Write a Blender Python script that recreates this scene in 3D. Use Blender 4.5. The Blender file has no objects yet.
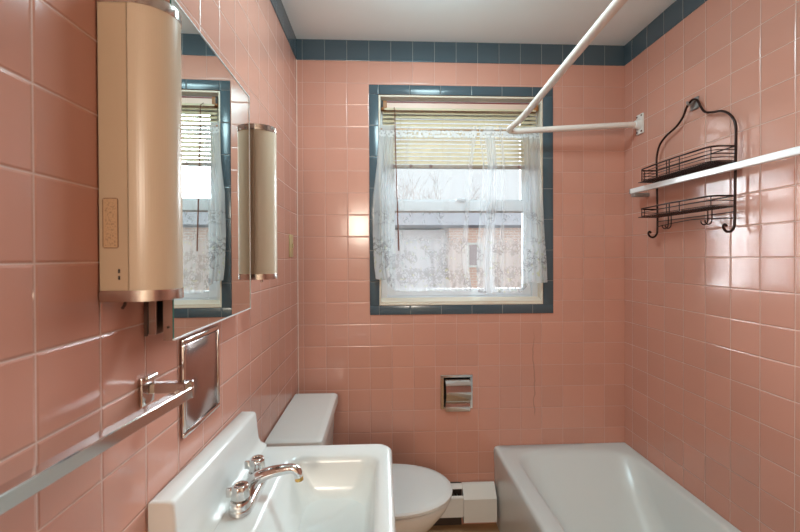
import bpy, bmesh, math, random
from mathutils import Vector, Matrix
random.seed(4)
S = bpy.context.scene
COL = S.collection
T = 0.108                      # tile pitch
W = 1.6478                     # room width
H = 2.4066                     # ceiling height
ZB = 2.3064                    # lower edge of the blue band, a grout line
RIM = 0.3915                   # bathtub rim height
YF = -2.45                     # wall behind the camera
PI = math.pi

# ------------------------------------------------------------------ materials
def newmat(name):
    m = bpy.data.materials.new(name); m.use_nodes = True
    nt = m.node_tree
    return m, nt, nt.nodes['Principled BSDF']

def setin(b, **kw):
    names = dict(color='Base Color', rough='Roughness', metal='Metallic', coat='Coat Weight',
                 coatr='Coat Roughness', spec='Specular IOR Level', trans='Transmission Weight',
                 sss='Subsurface Weight', ior='IOR')
    for k, v in kw.items():
        b.inputs[names[k]].default_value = (v[0], v[1], v[2], 1) if k == 'color' else v

def srgb(r, g, b):
    f = lambda c: (c/255/12.92) if c/255 <= .04045 else ((c/255+.055)/1.055)**2.4
    return (f(r), f(g), f(b))

def mat(name, col, rough=.5, metal=0., noise=0., nscale=20, bump=0., **kw):
    m, nt, b = newmat(name)
    setin(b, color=col, rough=rough, metal=metal, **kw)
    N = nt.nodes; L = nt.links
    if noise or bump:
        tc = N.new('ShaderNodeTexCoord')
        n = N.new('ShaderNodeTexNoise'); n.inputs['Scale'].default_value = nscale
        n.inputs['Detail'].default_value = 4
        L.new(tc.outputs['Object'], n.inputs['Vector'])
        if noise:
            mx = N.new('ShaderNodeMix'); mx.data_type = 'RGBA'
            mx.inputs[6].default_value = tuple(c*(1-noise) for c in col)+(1,)
            mx.inputs[7].default_value = tuple(min(1, c*(1+noise)) for c in col)+(1,)
            L.new(n.outputs['Fac'], mx.inputs[0]); L.new(mx.outputs[2], b.inputs['Base Color'])
        if bump:
            bp = N.new('ShaderNodeBump'); bp.inputs['Strength'].default_value = 1
            bp.inputs['Distance'].default_value = bump
            L.new(n.outputs['Fac'], bp.inputs['Height']); L.new(bp.outputs['Normal'], b.inputs['Normal'])
    return m

class NB:
    """small expression helper for math nodes"""
    def __init__(s, nt): s.nt = nt
    def m(s, op, a, b=None, c=None, clamp=False):
        n = s.nt.nodes.new('ShaderNodeMath'); n.operation = op; n.use_clamp = clamp
        for i, v in enumerate((a, b, c)):
            if v is None: continue
            if isinstance(v, (int, float)): n.inputs[i].default_value = v
            else: s.nt.links.new(v, n.inputs[i])
        return n.outputs[0]
    def step(s, x, lo, hi, a=0., b=1.):
        n = s.nt.nodes.new('ShaderNodeMapRange'); n.interpolation_type = 'SMOOTHSTEP'
        s.nt.links.new(x, n.inputs[0])
        for i, v in zip((1, 2, 3, 4), (lo, hi, a, b)): n.inputs[i].default_value = v
        return n.outputs[0]
    def mix(s, f, a, b):
        n = s.nt.nodes.new('ShaderNodeMix'); n.data_type = 'RGBA'
        for i, v in ((0, f), (6, a), (7, b)):
            if isinstance(v, (int, float)): n.inputs[i].default_value = v
            elif isinstance(v, tuple): n.inputs[i].default_value = v+(1,) if len(v) == 3 else v
            else: s.nt.links.new(v, n.inputs[i])
        return n.outputs[2]

def tile_mat(name, col, grout, ua, va, uo, vo, up=T, vp=T, rough=.15, gw=.0010, tilt=.010, extra=None, wav=.00025, groove=.0011):
    m, nt, b = newmat(name); q = NB(nt); N = nt.nodes; L = nt.links
    g = N.new('ShaderNodeNewGeometry'); sp = N.new('ShaderNodeSeparateXYZ')
    L.new(g.outputs['Position'], sp.inputs[0])
    pu, pv = sp.outputs[ua], sp.outputs[va]
    u = q.m('DIVIDE', q.m('SUBTRACT', pu, uo), up); v = q.m('DIVIDE', q.m('SUBTRACT', pv, vo), vp)
    fu, fv = q.m('FRACT', u), q.m('FRACT', v)
    du = q.m('MULTIPLY', q.m('MINIMUM', fu, q.m('SUBTRACT', 1, fu)), up)
    dv = q.m('MULTIPLY', q.m('MINIMUM', fv, q.m('SUBTRACT', 1, fv)), vp)
    d = q.m('MINIMUM', du, dv)
    cv = N.new('ShaderNodeCombineXYZ')
    L.new(q.m('FLOOR', u), cv.inputs[0]); L.new(q.m('FLOOR', v), cv.inputs[1])
    wn = N.new('ShaderNodeTexWhiteNoise'); wn.noise_dimensions = '3D'; L.new(cv.outputs[0], wn.inputs['Vector'])
    ws = N.new('ShaderNodeSeparateColor'); L.new(wn.outputs['Color'], ws.inputs[0])
    lo = tuple(c*.955 for c in col); hi = tuple(min(1, c*1.04) for c in col)
    tc = q.mix(ws.outputs[0], lo, hi)
    gm = q.step(d, gw*.6, gw*1.5, 1., 0.)
    colr = q.mix(gm, tc, grout)
    if extra: colr = extra(q, sp, colr)
    L.new(colr, b.inputs['Base Color'])
    setin(b, spec=.5)
    rg = q.m('ADD', rough, q.m('MULTIPLY', gm, .45)); L.new(rg, b.inputs['Roughness'])
    # height in metres: groove, pillowed edge, per tile tilt, glaze waviness
    h = q.m('MULTIPLY', q.step(d, 0., .0045), groove)
    t1 = q.m('MULTIPLY', q.m('SUBTRACT', ws.outputs[1], .5), q.m('MULTIPLY', fu, up*tilt))
    t2 = q.m('MULTIPLY', q.m('SUBTRACT', ws.outputs[2], .5), q.m('MULTIPLY', fv, vp*tilt))
    nz = N.new('ShaderNodeTexNoise'); nz.inputs['Scale'].default_value = 14; nz.inputs['Detail'].default_value = 1
    L.new(g.outputs['Position'], nz.inputs['Vector'])
    h = q.m('ADD', q.m('ADD', h, q.m('ADD', t1, t2)), q.m('MULTIPLY', nz.outputs['Fac'], wav))
    bp = N.new('ShaderNodeBump'); bp.inputs['Strength'].default_value = 1; bp.inputs['Distance'].default_value = 1
    L.new(h, bp.inputs['Height']); L.new(bp.outputs['Normal'], b.inputs['Normal'])
    return m

PINK = srgb(206, 150, 132)
GROUT = srgb(214, 182, 168)
BLUE = srgb(74, 90, 99)
BGROUT = srgb(146, 150, 150)

def crack(q, sp, colr):
    # a brown hairline stain that runs down the grout below the window
    nz = q.nt.nodes.new('ShaderNodeTexNoise'); nz.inputs['Scale'].default_value = 9
    q.nt.links.new(q.nt.nodes['Geometry'].outputs['Position'], nz.inputs['Vector'])
    xx = q.m('ADD', sp.outputs[0], q.m('MULTIPLY', q.m('SUBTRACT', nz.outputs['Fac'], .5), .05))
    a = q.step(q.m('ABSOLUTE', q.m('SUBTRACT', xx, 1.178)), .0012, .0042, 1., 0.)
    z1 = q.step(sp.outputs[2], .53, .56); z2 = q.step(sp.outputs[2], .84, 1.0, 1., 0.)
    k = q.m('MULTIPLY', a, q.m('MULTIPLY', z1, z2))
    return q.mix(q.m('MULTIPLY', k, .38), colr, srgb(92, 58, 50))

M = {}
M['tile_back'] = tile_mat('pink_tile_back', PINK, srgb(205, 164, 150), 0, 2, .2795*T, ZB, extra=crack, groove=.0007)
M['tile_left'] = tile_mat('pink_tile_left', PINK, GROUT, 1, 2, -13.3246*T, ZB)
M['tile_right'] = tile_mat('pink_tile_right', PINK, GROUT, 1, 2, -.582*T, ZB)
M['tile_front'] = tile_mat('pink_tile_front', PINK, GROUT, 0, 2, 0, ZB)
M['band_back'] = tile_mat('blue_band_back', BLUE, BGROUT, 0, 2, .2795*T, ZB-.002, vp=.2, rough=.18)
M['band_left'] = tile_mat('blue_band_left', BLUE, BGROUT, 1, 2, -13.3246*T, ZB-.002, vp=.2, rough=.18)
M['band_right'] = tile_mat('blue_band_right', BLUE, BGROUT, 1, 2, -.582*T, ZB-.002, vp=.2, rough=.18)
M['trim_h'] = tile_mat('blue_window_trim_flat', BLUE, BGROUT, 0, 2, .4005-.154, 1.0, up=.154, vp=5, rough=.18)
M['trim_v'] = tile_mat('blue_window_trim_upright', BLUE, BGROUT, 0, 2, -2.0, 2.144, up=7, vp=.154, rough=.18)
M['ceiling'] = mat('ceiling_paint', srgb(240, 247, 248), .8, noise=.02, nscale=6, bump=.0006)
M['caulk'] = mat('old_caulk', srgb(216, 186, 172), .7, noise=.25, nscale=25)
M['floor'] = mat('tan_vinyl', srgb(178, 140, 104), .45, noise=.12, nscale=9)
M['hall'] = mat('hall_paint', srgb(228, 220, 208), .85)
M['porcelain'] = mat('white_porcelain', srgb(228, 229, 226), .24, coat=.15, coatr=.12)
M['tub'] = mat('bathtub_enamel', srgb(214, 220, 219), .28, noise=.015, nscale=5, coat=.2, coatr=.2)
M['seat'] = mat('toilet_seat_plastic', srgb(228, 232, 231), .2)
M['chrome'] = mat('chrome', (.68, .66, .645), .10, 1.)
M['chrome_dull'] = mat('chrome_dulled', (.62, .57, .53), .22, 1., noise=.15, nscale=40)
M['steel'] = mat('steel_plate', (.50, .42, .41), .17, 1., noise=.06, nscale=15)
M['mirror'] = mat('mirror_silver', (.74, .79, .77), .008, 1.)
M['edging'] = mat('edging_painted_shine', (.92, .93, .92), .3, .35)  # near-white base stands in for bright reflections along the mirror edge
M['glass_edge'] = mat('mirror_edge_glass', srgb(60, 120, 110), .1)
M['rust'] = mat('rusty_brown_metal', srgb(78, 48, 36), .6, noise=.4, nscale=60)
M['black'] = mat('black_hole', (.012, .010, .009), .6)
M['diffuser'] = None
M['cream'] = mat('aged_cream_plastic', srgb(186, 162, 136), .45, noise=.02, nscale=8)
M['sticker'] = None
M['switch'] = mat('yellowed_plate', srgb(205, 180, 135), .4)
M['whitepaint'] = mat('white_enamel', srgb(228, 227, 224), .35)
M['whiterod'] = mat('white_coated_rod', srgb(232, 222, 214), .3)
M['aluminium'] = mat('white_bar_enamel', srgb(248, 249, 250), .22, coat=.5, coatr=.1)
M['grey_cap'] = mat('grey_end_cap', srgb(150, 145, 142), .4, .3)
M['bronze'] = mat('dark_bronze_wire', srgb(46, 27, 22), .32, .55)
M['heater'] = mat('heater_white_paint', srgb(222, 218, 213), .45, noise=.02, nscale=12)
M['shade_plate'] = mat('shade_painted_plate', srgb(58, 48, 42), .7)  # shade beneath the heater put into the plate colour
M['fin'] = mat('heater_fin', srgb(120, 125, 118), .4, .8)
M['vinyl'] = mat('window_vinyl', srgb(216, 221, 226), .4)
M['sill'] = mat('cream_sill_paint', srgb(226, 214, 196), .5)
M['brownfix'] = mat('brown_bracket', srgb(150, 100, 55), .5)
M['headrail'] = mat('blind_headrail', srgb(214, 184, 168), .45)
M['redline'] = mat('dark_red_rail', srgb(118, 48, 52), .5)
M['rail'] = mat('blind_bottom_rail', srgb(146, 128, 110), .5)
M['wand'] = mat('brown_wand', srgb(110, 66, 50), .35)
M['rod'] = mat('brass_curtain_rod', srgb(168, 128, 88), .35, .4)
M['brass'] = mat('brass', srgb(210, 165, 95), .25, 1.)
M['gold'] = M['brass']
M['bark'] = mat('bark', srgb(158, 152, 150), .9)
M['siding'] = mat('grey_siding', srgb(232, 229, 234), .8, noise=.05, nscale=3)
M['shingle'] = mat('grey_shingles', srgb(104, 102, 108), .9, noise=.1, nscale=8)
M['ground'] = mat('lawn', srgb(150, 150, 140), .95, noise=.15, nscale=1)

def translucent_mat(name, col, fac, rough=.5):
    m, nt, b = newmat(name); setin(b, color=col, rough=rough)
    t = nt.nodes.new('ShaderNodeBsdfTranslucent'); t.inputs[0].default_value = col+(1,)
    mx = nt.nodes.new('ShaderNodeMixShader'); mx.inputs[0].default_value = fac
    nt.links.new(b.outputs[0], mx.inputs[1]); nt.links.new(t.outputs[0], mx.inputs[2])
    nt.links.new(mx.outputs[0], nt.nodes['Material Output'].inputs[0])
    return m
M['slat'] = translucent_mat('cream_blind_slat', srgb(196, 182, 152), .0)

def ribbed_mat():
    m, nt, b = newmat('beige_ribbed_diffuser'); q = NB(nt); N = nt.nodes; L = nt.links
    setin(b, color=srgb(204, 184, 160), rough=.30)
    uv = N.new('ShaderNodeUVMap'); sp = N.new('ShaderNodeSeparateXYZ'); L.new(uv.outputs[0], sp.inputs[0])
    h = q.m('MULTIPLY', q.m('SINE', q.m('MULTIPLY', sp.outputs[0], 2*PI/.0035)), .00003)
    bp = N.new('ShaderNodeBump'); bp.inputs['Distance'].default_value = 1
    L.new(h, bp.inputs['Height']); L.new(bp.outputs['Normal'], b.inputs['Normal'])
    return m
M['diffuser'] = ribbed_mat()

def glass_mat():
    m, nt, b = newmat('window_glass'); N = nt.nodes; L = nt.links
    t = N.new('ShaderNodeBsdfTransparent'); t.inputs[0].default_value = (.95, .97, .97, 1)
    g = N.new('ShaderNodeBsdfGlossy'); g.inputs['Roughness'].default_value = .02
    fr = N.new('ShaderNodeFresnel'); fr.inputs[0].default_value = 1.35
    mx = N.new('ShaderNodeMixShader')
    L.new(fr.outputs[0], mx.inputs[0]); L.new(t.outputs[0], mx.inputs[1]); L.new(g.outputs[0], mx.inputs[2])
    L.new(mx.outputs[0], N['Material Output'].inputs[0]); N.remove(b)
    return m
M['glass'] = glass_mat()

def sheer_mat():
    m, nt, b = newmat('white_sheer_lace'); q = NB(nt); N = nt.nodes; L = nt.links
    uv = N.new('ShaderNodeUVMap'); sp = N.new('ShaderNodeSeparateXYZ'); L.new(uv.outputs[0], sp.inputs[0])
    U, V = sp.outputs[0], sp.outputs[1]          # metres along cloth, height above the floor
    def tex(kind, scale, off=0., **kw):
        n = N.new(kind)
        mp = N.new('ShaderNodeMapping'); mp.inputs['Location'].default_value = (off, off*.7, 0)
        L.new(uv.outputs[0], mp.inputs[0]); L.new(mp.outputs[0], n.inputs['Vector'])
        n.inputs['Scale'].default_value = scale
        for k, v in kw.items(): setattr(n, k, v)
        return n
    def curls(scale, o, w0, w1):
        n = tex('ShaderNodeTexNoise', scale, o); n.inputs['Detail'].default_value = 1.5
        return q.step(q.m('ABSOLUTE', q.m('SUBTRACT', n.outputs['Fac'], .5)), w0, w1, 1., 0.)
    line = q.m('MAXIMUM', curls(30, 0., .014, .055), q.m('MULTIPLY', curls(56, 4., .012, .06), .75))
    ptch = q.step(tex('ShaderNodeTexNoise', 13, 3.).outputs['Fac'], .44, .56)
    low = q.step(V, 1.38, 1.50, 1., .0)           # dense flowers along the hem
    mid = q.m('MULTIPLY', q.step(V, 1.49, 1.52), q.step(V, 1.555, 1.575, 1., 0.))   # a garland below the meeting rail
    zone = q.m('MAXIMUM', q.m('MULTIPLY', low, .85), q.m('MULTIPLY', mid, .9))
    flower = q.m('MULTIPLY', q.m('MULTIPLY', line, ptch), zone)
    leaf = q.m('MULTIPLY', q.step(tex('ShaderNodeTexNoise', 38, 8.).outputs['Fac'], .58, .68), low)
    head = q.m('MULTIPLY', q.step(V, 1.925, 1.935), q.step(V, 1.965, 1.972, 1., 0.))
    hz = q.m('MULTIPLY', head, q.step(tex('ShaderNodeTexVoronoi', 75).outputs['Distance'], .35, .5))
    hem = q.step(V, 1.178, 1.184, 1., 0.)
    at = N.new('ShaderNodeAttribute'); at.attribute_name = 'gather'
    mp2 = N.new('ShaderNodeMapping'); mp2.inputs['Scale'].default_value = (110, 1.2, 1); L.new(uv.outputs[0], mp2.inputs[0])
    sn = N.new('ShaderNodeTexNoise'); sn.inputs['Scale'].default_value = 1; L.new(mp2.outputs[0], sn.inputs['Vector'])
    streak = q.m('MULTIPLY', q.m('SUBTRACT', sn.outputs['Fac'], .5), .35)
    base = (.68, .69, .71)
    col = q.mix(leaf, base, q.mix(tex('ShaderNodeTexNoise', 9, 5.).outputs['Fac'], srgb(222, 214, 150), srgb(180, 196, 220)))
    col = q.mix(q.m('MULTIPLY', flower, .8), col, srgb(112, 106, 106))
    op = q.m('ADD', q.m('ADD', .15, q.m('MULTIPLY', low, .27)), q.m('MULTIPLY', at.outputs['Fac'], q.m('ADD', .58, streak)))
    op = q.m('MAXIMUM', op, q.m('MULTIPLY', leaf, .55))
    op = q.m('MAXIMUM', op, q.m('MULTIPLY', flower, .85))
    op = q.m('MAXIMUM', op, q.m('MULTIPLY', hz, .85)); op = q.m('MAXIMUM', op, q.m('MULTIPLY', hem, .6))
    op = q.m('MINIMUM', q.m('MAXIMUM', op, 0), 1)
    df = N.new('ShaderNodeBsdfDiffuse'); tl = N.new('ShaderNodeBsdfTranslucent'); tr = N.new('ShaderNodeBsdfTransparent')
    L.new(col, df.inputs[0]); L.new(col, tl.inputs[0])
    m1 = N.new('ShaderNodeMixShader'); m1.inputs[0].default_value = .2
    L.new(df.outputs[0], m1.inputs[1]); L.new(tl.outputs[0], m1.inputs[2])
    m2 = N.new('ShaderNodeMixShader'); L.new(op, m2.inputs[0]); L.new(tr.outputs[0], m2.inputs[1]); L.new(m1.outputs[0], m2.inputs[2])
    L.new(m2.outputs[0], N['Material Output'].inputs[0]); N.remove(b)
    return m
M['sheer'] = sheer_mat()

def sticker_mat():
    m, nt, b = newmat('yellowed_warning_sticker'); q = NB(nt); N = nt.nodes; L = nt.links
    setin(b, rough=.5)
    uv = N.new('ShaderNodeUVMap'); sp = N.new('ShaderNodeSeparateXYZ'); L.new(uv.outputs[0], sp.inputs[0])
    u, v = sp.outputs[0], sp.outputs[1]
    e = q.m('MINIMUM', q.m('MINIMUM', u, q.m('SUBTRACT', 1, u)), q.m('MULTIPLY', q.m('MINIMUM', v, q.m('SUBTRACT', 1, v)), 3.2))
    edge = q.step(e, .03, .08, 1., 0.)
    mp = N.new('ShaderNodeMapping'); mp.inputs['Scale'].default_value = (11, 26, 1); L.new(uv.outputs[0], mp.inputs[0])
    n = N.new('ShaderNodeTexNoise'); n.inputs['Scale'].default_value = 1.; L.new(mp.outputs[0], n.inputs['Vector'])
    tx = q.m('MULTIPLY', q.step(n.outputs['Fac'], .52, .62), q.step(e, .12, .18))
    c = q.mix(q.m('MULTIPLY', tx, .55), srgb(190, 155, 120), srgb(96, 70, 52))
    c = q.mix(edge, c, srgb(112, 78, 52)); L.new(c, b.inputs['Base Color'])
    return m
M['sticker'] = sticker_mat()

def brick_mat():
    m, nt, b = newmat('red_brick'); N = nt.nodes; L = nt.links; setin(b, rough=.9)
    g = N.new('ShaderNodeNewGeometry'); sp = N.new('ShaderNodeSeparateXYZ'); L.new(g.outputs['Position'], sp.inputs[0])
    cb = N.new('ShaderNodeCombineXYZ'); L.new(sp.outputs[0], cb.inputs[0]); L.new(sp.outputs[2], cb.inputs[1])
    t = N.new('ShaderNodeTexBrick'); t.inputs['Scale'].default_value = 1
    t.inputs['Brick Width'].default_value = .22; t.inputs['Row Height'].default_value = .075; t.inputs['Mortar Size'].default_value = .01
    t.inputs['Color1'].default_value = srgb(226, 190, 174)+(1,); t.inputs['Color2'].default_value = srgb(214, 176, 160)+(1,)
    t.inputs['Mortar'].default_value = srgb(228, 216, 208)+(1,)
    L.new(cb.outputs[0], t.inputs[0]); L.new(t.outputs[0], b.inputs['Base Color'])
    return m
M['brick'] = brick_mat()

# ------------------------------------------------------------------ mesh helpers
def box(bm, x0, x1, y0, y1, z0, z1):
    v = [bm.verts.new((x, y, z)) for x in (x0, x1) for y in (y0, y1) for z in (z0, z1)]
    fs = [(0,1,3,2), (4,6,7,5), (0,4,5,1), (2,3,7,6), (0,2,6,4), (1,5,7,3)]
    return [bm.faces.new([v[i] for i in f]) for f in fs]

def bevbox(bm, x0, x1, y0, y1, z0, z1, r=.003, seg=2):
    t = bmesh.new(); box(t, x0, x1, y0, y1, z0, z1)
    bmesh.ops.bevel(t, geom=list(t.edges), offset=r, segments=seg, profile=.5, affect='EDGES')
    merge(bm, t)

def merge(bm, t, mtx=None):
    if mtx is not None: t.transform(mtx)
    me = bpy.data.meshes.new('tmp'); t.to_mesh(me); t.free(); bm.from_mesh(me); bpy.data.meshes.remove(me)

def loft(bm, rings, cap0=True, cap1=True, closed=True):
    vs = [[bm.verts.new(p) for p in r] for r in rings]
    n = len(rings[0])
    for a, b in zip(vs, vs[1:]):
        for i in range(n if closed else n-1):
            j = (i+1) % n
            bm.faces.new((a[i], a[j], b[j], b[i]))
    if cap0 and closed: bm.faces.new(vs[0][::-1])
    if cap1 and closed: bm.faces.new(vs[-1])
    return vs

def tube(bm, pts, r, seg=10, closed=False, cap=True):
    P = [Vector(p) for p in pts]; n = len(P)
    R = r if isinstance(r, (list, tuple)) else [r]*n
    rings = []; up = None
    for i in range(n):
        if closed: d = (P[(i+1) % n]-P[i-1])
        else: d = P[min(i+1, n-1)]-P[max(i-1, 0)]
        d.normalize()
        if up is None:
            up = d.orthogonal().normalized()
        up = (up-d*up.dot(d)); up.normalize()
        s = d.cross(up)
        rings.append([P[i]+(up*math.cos(a)+s*math.sin(a))*R[i] for a in [2*PI*k/seg for k in range(seg)]])
    if closed: rings.append(rings[0])
    loft(bm, rings, cap0=cap and not closed, cap1=cap and not closed)

def smooth_path(pts, k=6, closed=False):
    """Catmull-Rom"""
    P = [Vector(p) for p in pts]; out = []; n = len(P)
    rng = range(n) if closed else range(n-1)
    for i in rng:
        if closed: a, b, c, d = P[i-1], P[i], P[(i+1) % n], P[(i+2) % n]
        else: a, b, c, d = P[max(i-1, 0)], P[i], P[i+1], P[min(i+2, n-1)]
        for j in range(k):
            t = j/k
            out.append(.5*((2*b)+(c-a)*t+(2*a-5*b+4*c-d)*t*t+(3*b-a-3*c+d)*t**3))
    if not closed: out.append(P[-1])
    return out

def fillet(pts, r, k=6):
    """round the inner corners of a polyline"""
    P = [Vector(p) for p in pts]; out = [P[0]]
    for a, b, c in zip(P, P[1:], P[2:]):
        d1 = (a-b).normalized(); d2 = (c-b).normalized()
        rr = min(r, (a-b).length*.45, (c-b).length*.45)
        s, e = b+d1*rr, b+d2*rr
        for j in range(k+1):
            t = j/k; out.append(s*(1-t)**2+b*2*t*(1-t)+e*t*t)
    out.append(P[-1]); return out

def rrect(cx, cy, hx, hy, r, z, k=6):
    """rounded rectangle ring at height z"""
    out = []; r = min(r, hx*.999, hy*.999)
    for (sx, sy, a0) in ((1, 1, 0), (-1, 1, 90), (-1, -1, 180), (1, -1, 270)):
        for j in range(k+1):
            a = math.radians(a0+90*j/k)
            out.append((cx+sx*(hx-r)+r*math.cos(a), cy+sy*(hy-r)+r*math.sin(a), z))
    return out

def prism(bm, poly, axis, a, b):
    def p(u, v, w):
        return {'x': (w, u, v), 'y': (u, w, v), 'z': (u, v, w)}[axis]
    loft(bm, [[p(u, v, a) for u, v in poly], [p(u, v, b) for u, v in poly]])

def cyl(bm, p0, p1, r, seg=20): tube(bm, [p0, p1], r, seg)

def lathe(bm, prof, c, axis='z', seg=24):
    rings = []
    for r, h in prof:
        ring = []
        for k in range(seg):
            a = 2*PI*k/seg
            q = {'z': (c[0]+r*math.cos(a), c[1]+r*math.sin(a), c[2]+h),
                 'x': (c[0]+h, c[1]+r*math.cos(a), c[2]+r*math.sin(a)),
                 'y': (c[0]+r*math.cos(a), c[1]+h, c[2]+r*math.sin(a))}[axis]
            ring.append(q)
        rings.append(ring)
    loft(bm, rings)

def off(o):
    """world offset of an object's origin"""
    v = Vector((0, 0, 0))
    while o: v += o.location; o = o.parent
    return v

def obj(name, bm, m, parent=None, smooth=True, ang=35, origin=None):
    bmesh.ops.recalc_face_normals(bm, faces=list(bm.faces))
    o0 = off(parent) if parent else (Vector(origin) if origin is not None else Vector((0, 0, 0)))
    if o0.length: bmesh.ops.translate(bm, verts=list(bm.verts), vec=-o0)
    me = bpy.data.meshes.new(name); bm.to_mesh(me); bm.free()
    if smooth:
        for p in me.polygons: p.use_smooth = True
        me.set_sharp_from_angle(angle=math.radians(ang))
    me.materials.append(m)
    o = bpy.data.objects.new(name, me); COL.objects.link(o)
    if parent: o.parent = parent
    elif origin is not None: o.location = origin
    return o

def thing(name, label, cat, loc, group=None):
    o = bpy.data.objects.new(name, None); COL.objects.link(o); o.location = loc
    o.empty_display_size = .05
    return tag(o, label, cat, group)

def tag(o, label, cat, group=None):
    o['label'] = label; o['category'] = cat
    if group: o['group'] = group
    return o

def struct(name, bm, m, parent=None, smooth=False):
    o = obj(name, bm, m, parent, smooth)
    if not parent: o['kind'] = 'structure'
    return o

def grid_wall(bm, us, vs, holes, put):
    """boxes between breakpoints, skipping holes; put(u0,u1,v0,v1)"""
    us = sorted(set(us+[h for q in holes for h in q[:2]])); vs = sorted(set(vs+[h for q in holes for h in q[2:]]))
    for u0, u1 in zip(us, us[1:]):
        for v0, v1 in zip(vs, vs[1:]):
            if any(q[0] <= u0 and u1 <= q[1] and q[2] <= v0 and v1 <= q[3] for q in holes): continue
            put(u0, u1, v0, v1)
    bmesh.ops.remove_doubles(bm, verts=list(bm.verts), dist=1e-5)
    seen = {}
    for f in list(bm.faces):
        k = tuple(sorted(v.index for v in f.verts)) if False else tuple(sorted((round(v.co.x, 4), round(v.co.y, 4), round(v.co.z, 4)) for v in f.verts))
        seen.setdefault(k, []).append(f)
    dead = [f for fs in seen.values() if len(fs) > 1 for f in fs]
    if dead: bmesh.ops.delete(bm, geom=dead, context='FACES')

# ------------------------------------------------------------------ room shell
WX0, WX1, WZ0, WZ1 = .400, 1.226, 1.101, 2.144       # window opening
PX0, PX1, PZ0, PZ1 = .713, .855, .592, .743          # paper holder niche
bm = bmesh.new()
grid_wall(bm, [-.12, W+.12], [0, H+.1], [(WX0, WX1, WZ0, WZ1), (PX0, PX1, PZ0, PZ1)], lambda a, b, c, d: box(bm, a, b, 0, .14, c, d))
struct('wall_back', bm, M['tile_back'])
bm = bmesh.new(); box(bm, -.12, 0, YF-.12, 0, 0, H+.1); struct('wall_left', bm, M['tile_left'])
bm = bmesh.new(); box(bm, W, W+.12, YF-.12, 0, 0, H+.1); struct('wall_right', bm, M['tile_right'])
bm = bmesh.new()
grid_wall(bm, [0, W], [0, H+.1], [(.04, .86, 0, 2.20)], lambda a, b, c, d: box(bm, a, b, YF-.12, YF, c, d))
struct('wall_front', bm, M['tile_front'])
bm = bmesh.new(); box(bm, -.12, W+.12, YF-.12, .14, H, H+.1); struct('ceiling', bm, M['ceiling'])
bm = bmesh.new(); box(bm, -.9, W+.9, YF-1.7, .14, -.1, 0); struct('floor', bm, M['floor'])
# hallway seen only in reflections
bm = bmesh.new()
box(bm, -.9, W+.9, YF-1.7, YF-1.6, 0, H); box(bm, -.9, -.8, YF-1.6, YF-.12, 0, H); box(bm, W+.8, W+.9, YF-1.6, YF-.12, 0, H)
box(bm, -.9, W+.9, YF-1.7, YF-.12, H, H+.1)
box(bm, -.8, -.12, YF-.13, YF-.12, 0, H); box(bm, W+.12, W+.8, YF-.13, YF-.12, 0, H)
struct('wall_hallway', bm, M['hall'])

# blue tile bands under the ceiling
P = .003
bm = bmesh.new(); box(bm, 0, W, -P, 0, ZB, H); struct('trim_1', bm, M['band_back'])
bm = bmesh.new(); box(bm, 0, P, YF, -P, ZB, H); struct('trim_2', bm, M['band_left'])
bm = bmesh.new(); box(bm, W-P, W, YF, -P, ZB, H); struct('trim_3', bm, M['band_right'])
# blue tile surround of the window
OX0, OX1, OZ0, OZ1 = .3535, 1.2765, 1.0555, 2.191
for i, (a, b, c, d, mm) in enumerate(((OX0, OX1, WZ1, OZ1, 'trim_h'), (OX0, OX1, OZ0, WZ0, 'trim_h'), (OX0, WX0, WZ0, WZ1, 'trim_v'), (WX1, OX1, WZ0, WZ1, 'trim_v'))):
    bm = bmesh.new(); bevbox(bm, a, b, -.004, .004, c, d, .0015, 2); struct('trim_%d' % (4+i), bm, M[mm], smooth=True)

bm = bmesh.new(); prism(bm, [(.0002, -.0002), (.0042, -.0002), (.0002, -.0042)], 'z', RIM+.2, ZB); struct('trim_8', bm, M['caulk'])
# ------------------------------------------------------------------ window
win = bpy.data.objects.new('window_1', None); COL.objects.link(win); win.location = ((WX0+WX1)/2, .06, WZ0); win['kind'] = 'structure'
def ring_frame(bm, x0, x1, z0, z1, y0, y1, wl, wr, wb, wt):
    bevbox(bm, x0, x0+wl, y0, y1, z0, z1, .002, 1); bevbox(bm, x1-wr, x1, y0, y1, z0, z1, .002, 1)
    bevbox(bm, x0+wl, x1-wr, y0, y1, z0, z0+wb, .002, 1); bevbox(bm, x0+wl, x1-wr, y0, y1, z1-wt, z1, .002, 1)
bm = bmesh.new()                                    # white lining of the recess
ring_frame(bm, WX0, WX1, WZ0, WZ1, .002, .139, .010, .010, .010, .010)
obj('window_reveal', bm, M['sill'], win)
bm = bmesh.new(); ring_frame(bm, WX0+.010, WX1-.010, WZ0+.010, WZ1-.010, .045, .125, .030, .030, .030, .030); obj('window_frame', bm, M['vinyl'], win)
bm = bmesh.new(); prism(bm, [(.0045, WZ0+.0105), (.0445, WZ0+.0105), (.0445, WZ0+.034), (.0045, WZ0+.018)], 'x', WX0+.0105, WX1-.0105); obj('window_sill', bm, M['sill'], win)
zs = 1.600
bm = bmesh.new(); ring_frame(bm, WX0+.041, WX1-.041, WZ0+.041, zs+.028, .055, .082, .040, .040, .036, .052); ls = obj('lower_sash', bm, M['vinyl'], win)
bm = bmesh.new(); box(bm, WX0+.080, WX1-.080, .066, .070, WZ0+.076, zs-.022); obj('lower_pane', bm, M['glass'], ls)
bm = bmesh.new(); ring_frame(bm, WX0+.041, WX1-.041, zs-.005, WZ1-.041, .086, .113, .040, .040, .045, .040); us = obj('upper_sash', bm, M['vinyl'], win)
bm = bmesh.new(); box(bm, WX0+.080, WX1-.080, .097, .101, zs+.038, WZ1-.080); obj('upper_pane', bm, M['glass'], us)
bm = bmesh.new(); box(bm, WX0+.082, WX1-.082, .0625, .0655, zs-.032, zs-.0245); obj('glazing_seal', bm, M['grey_cap'], ls)
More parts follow.
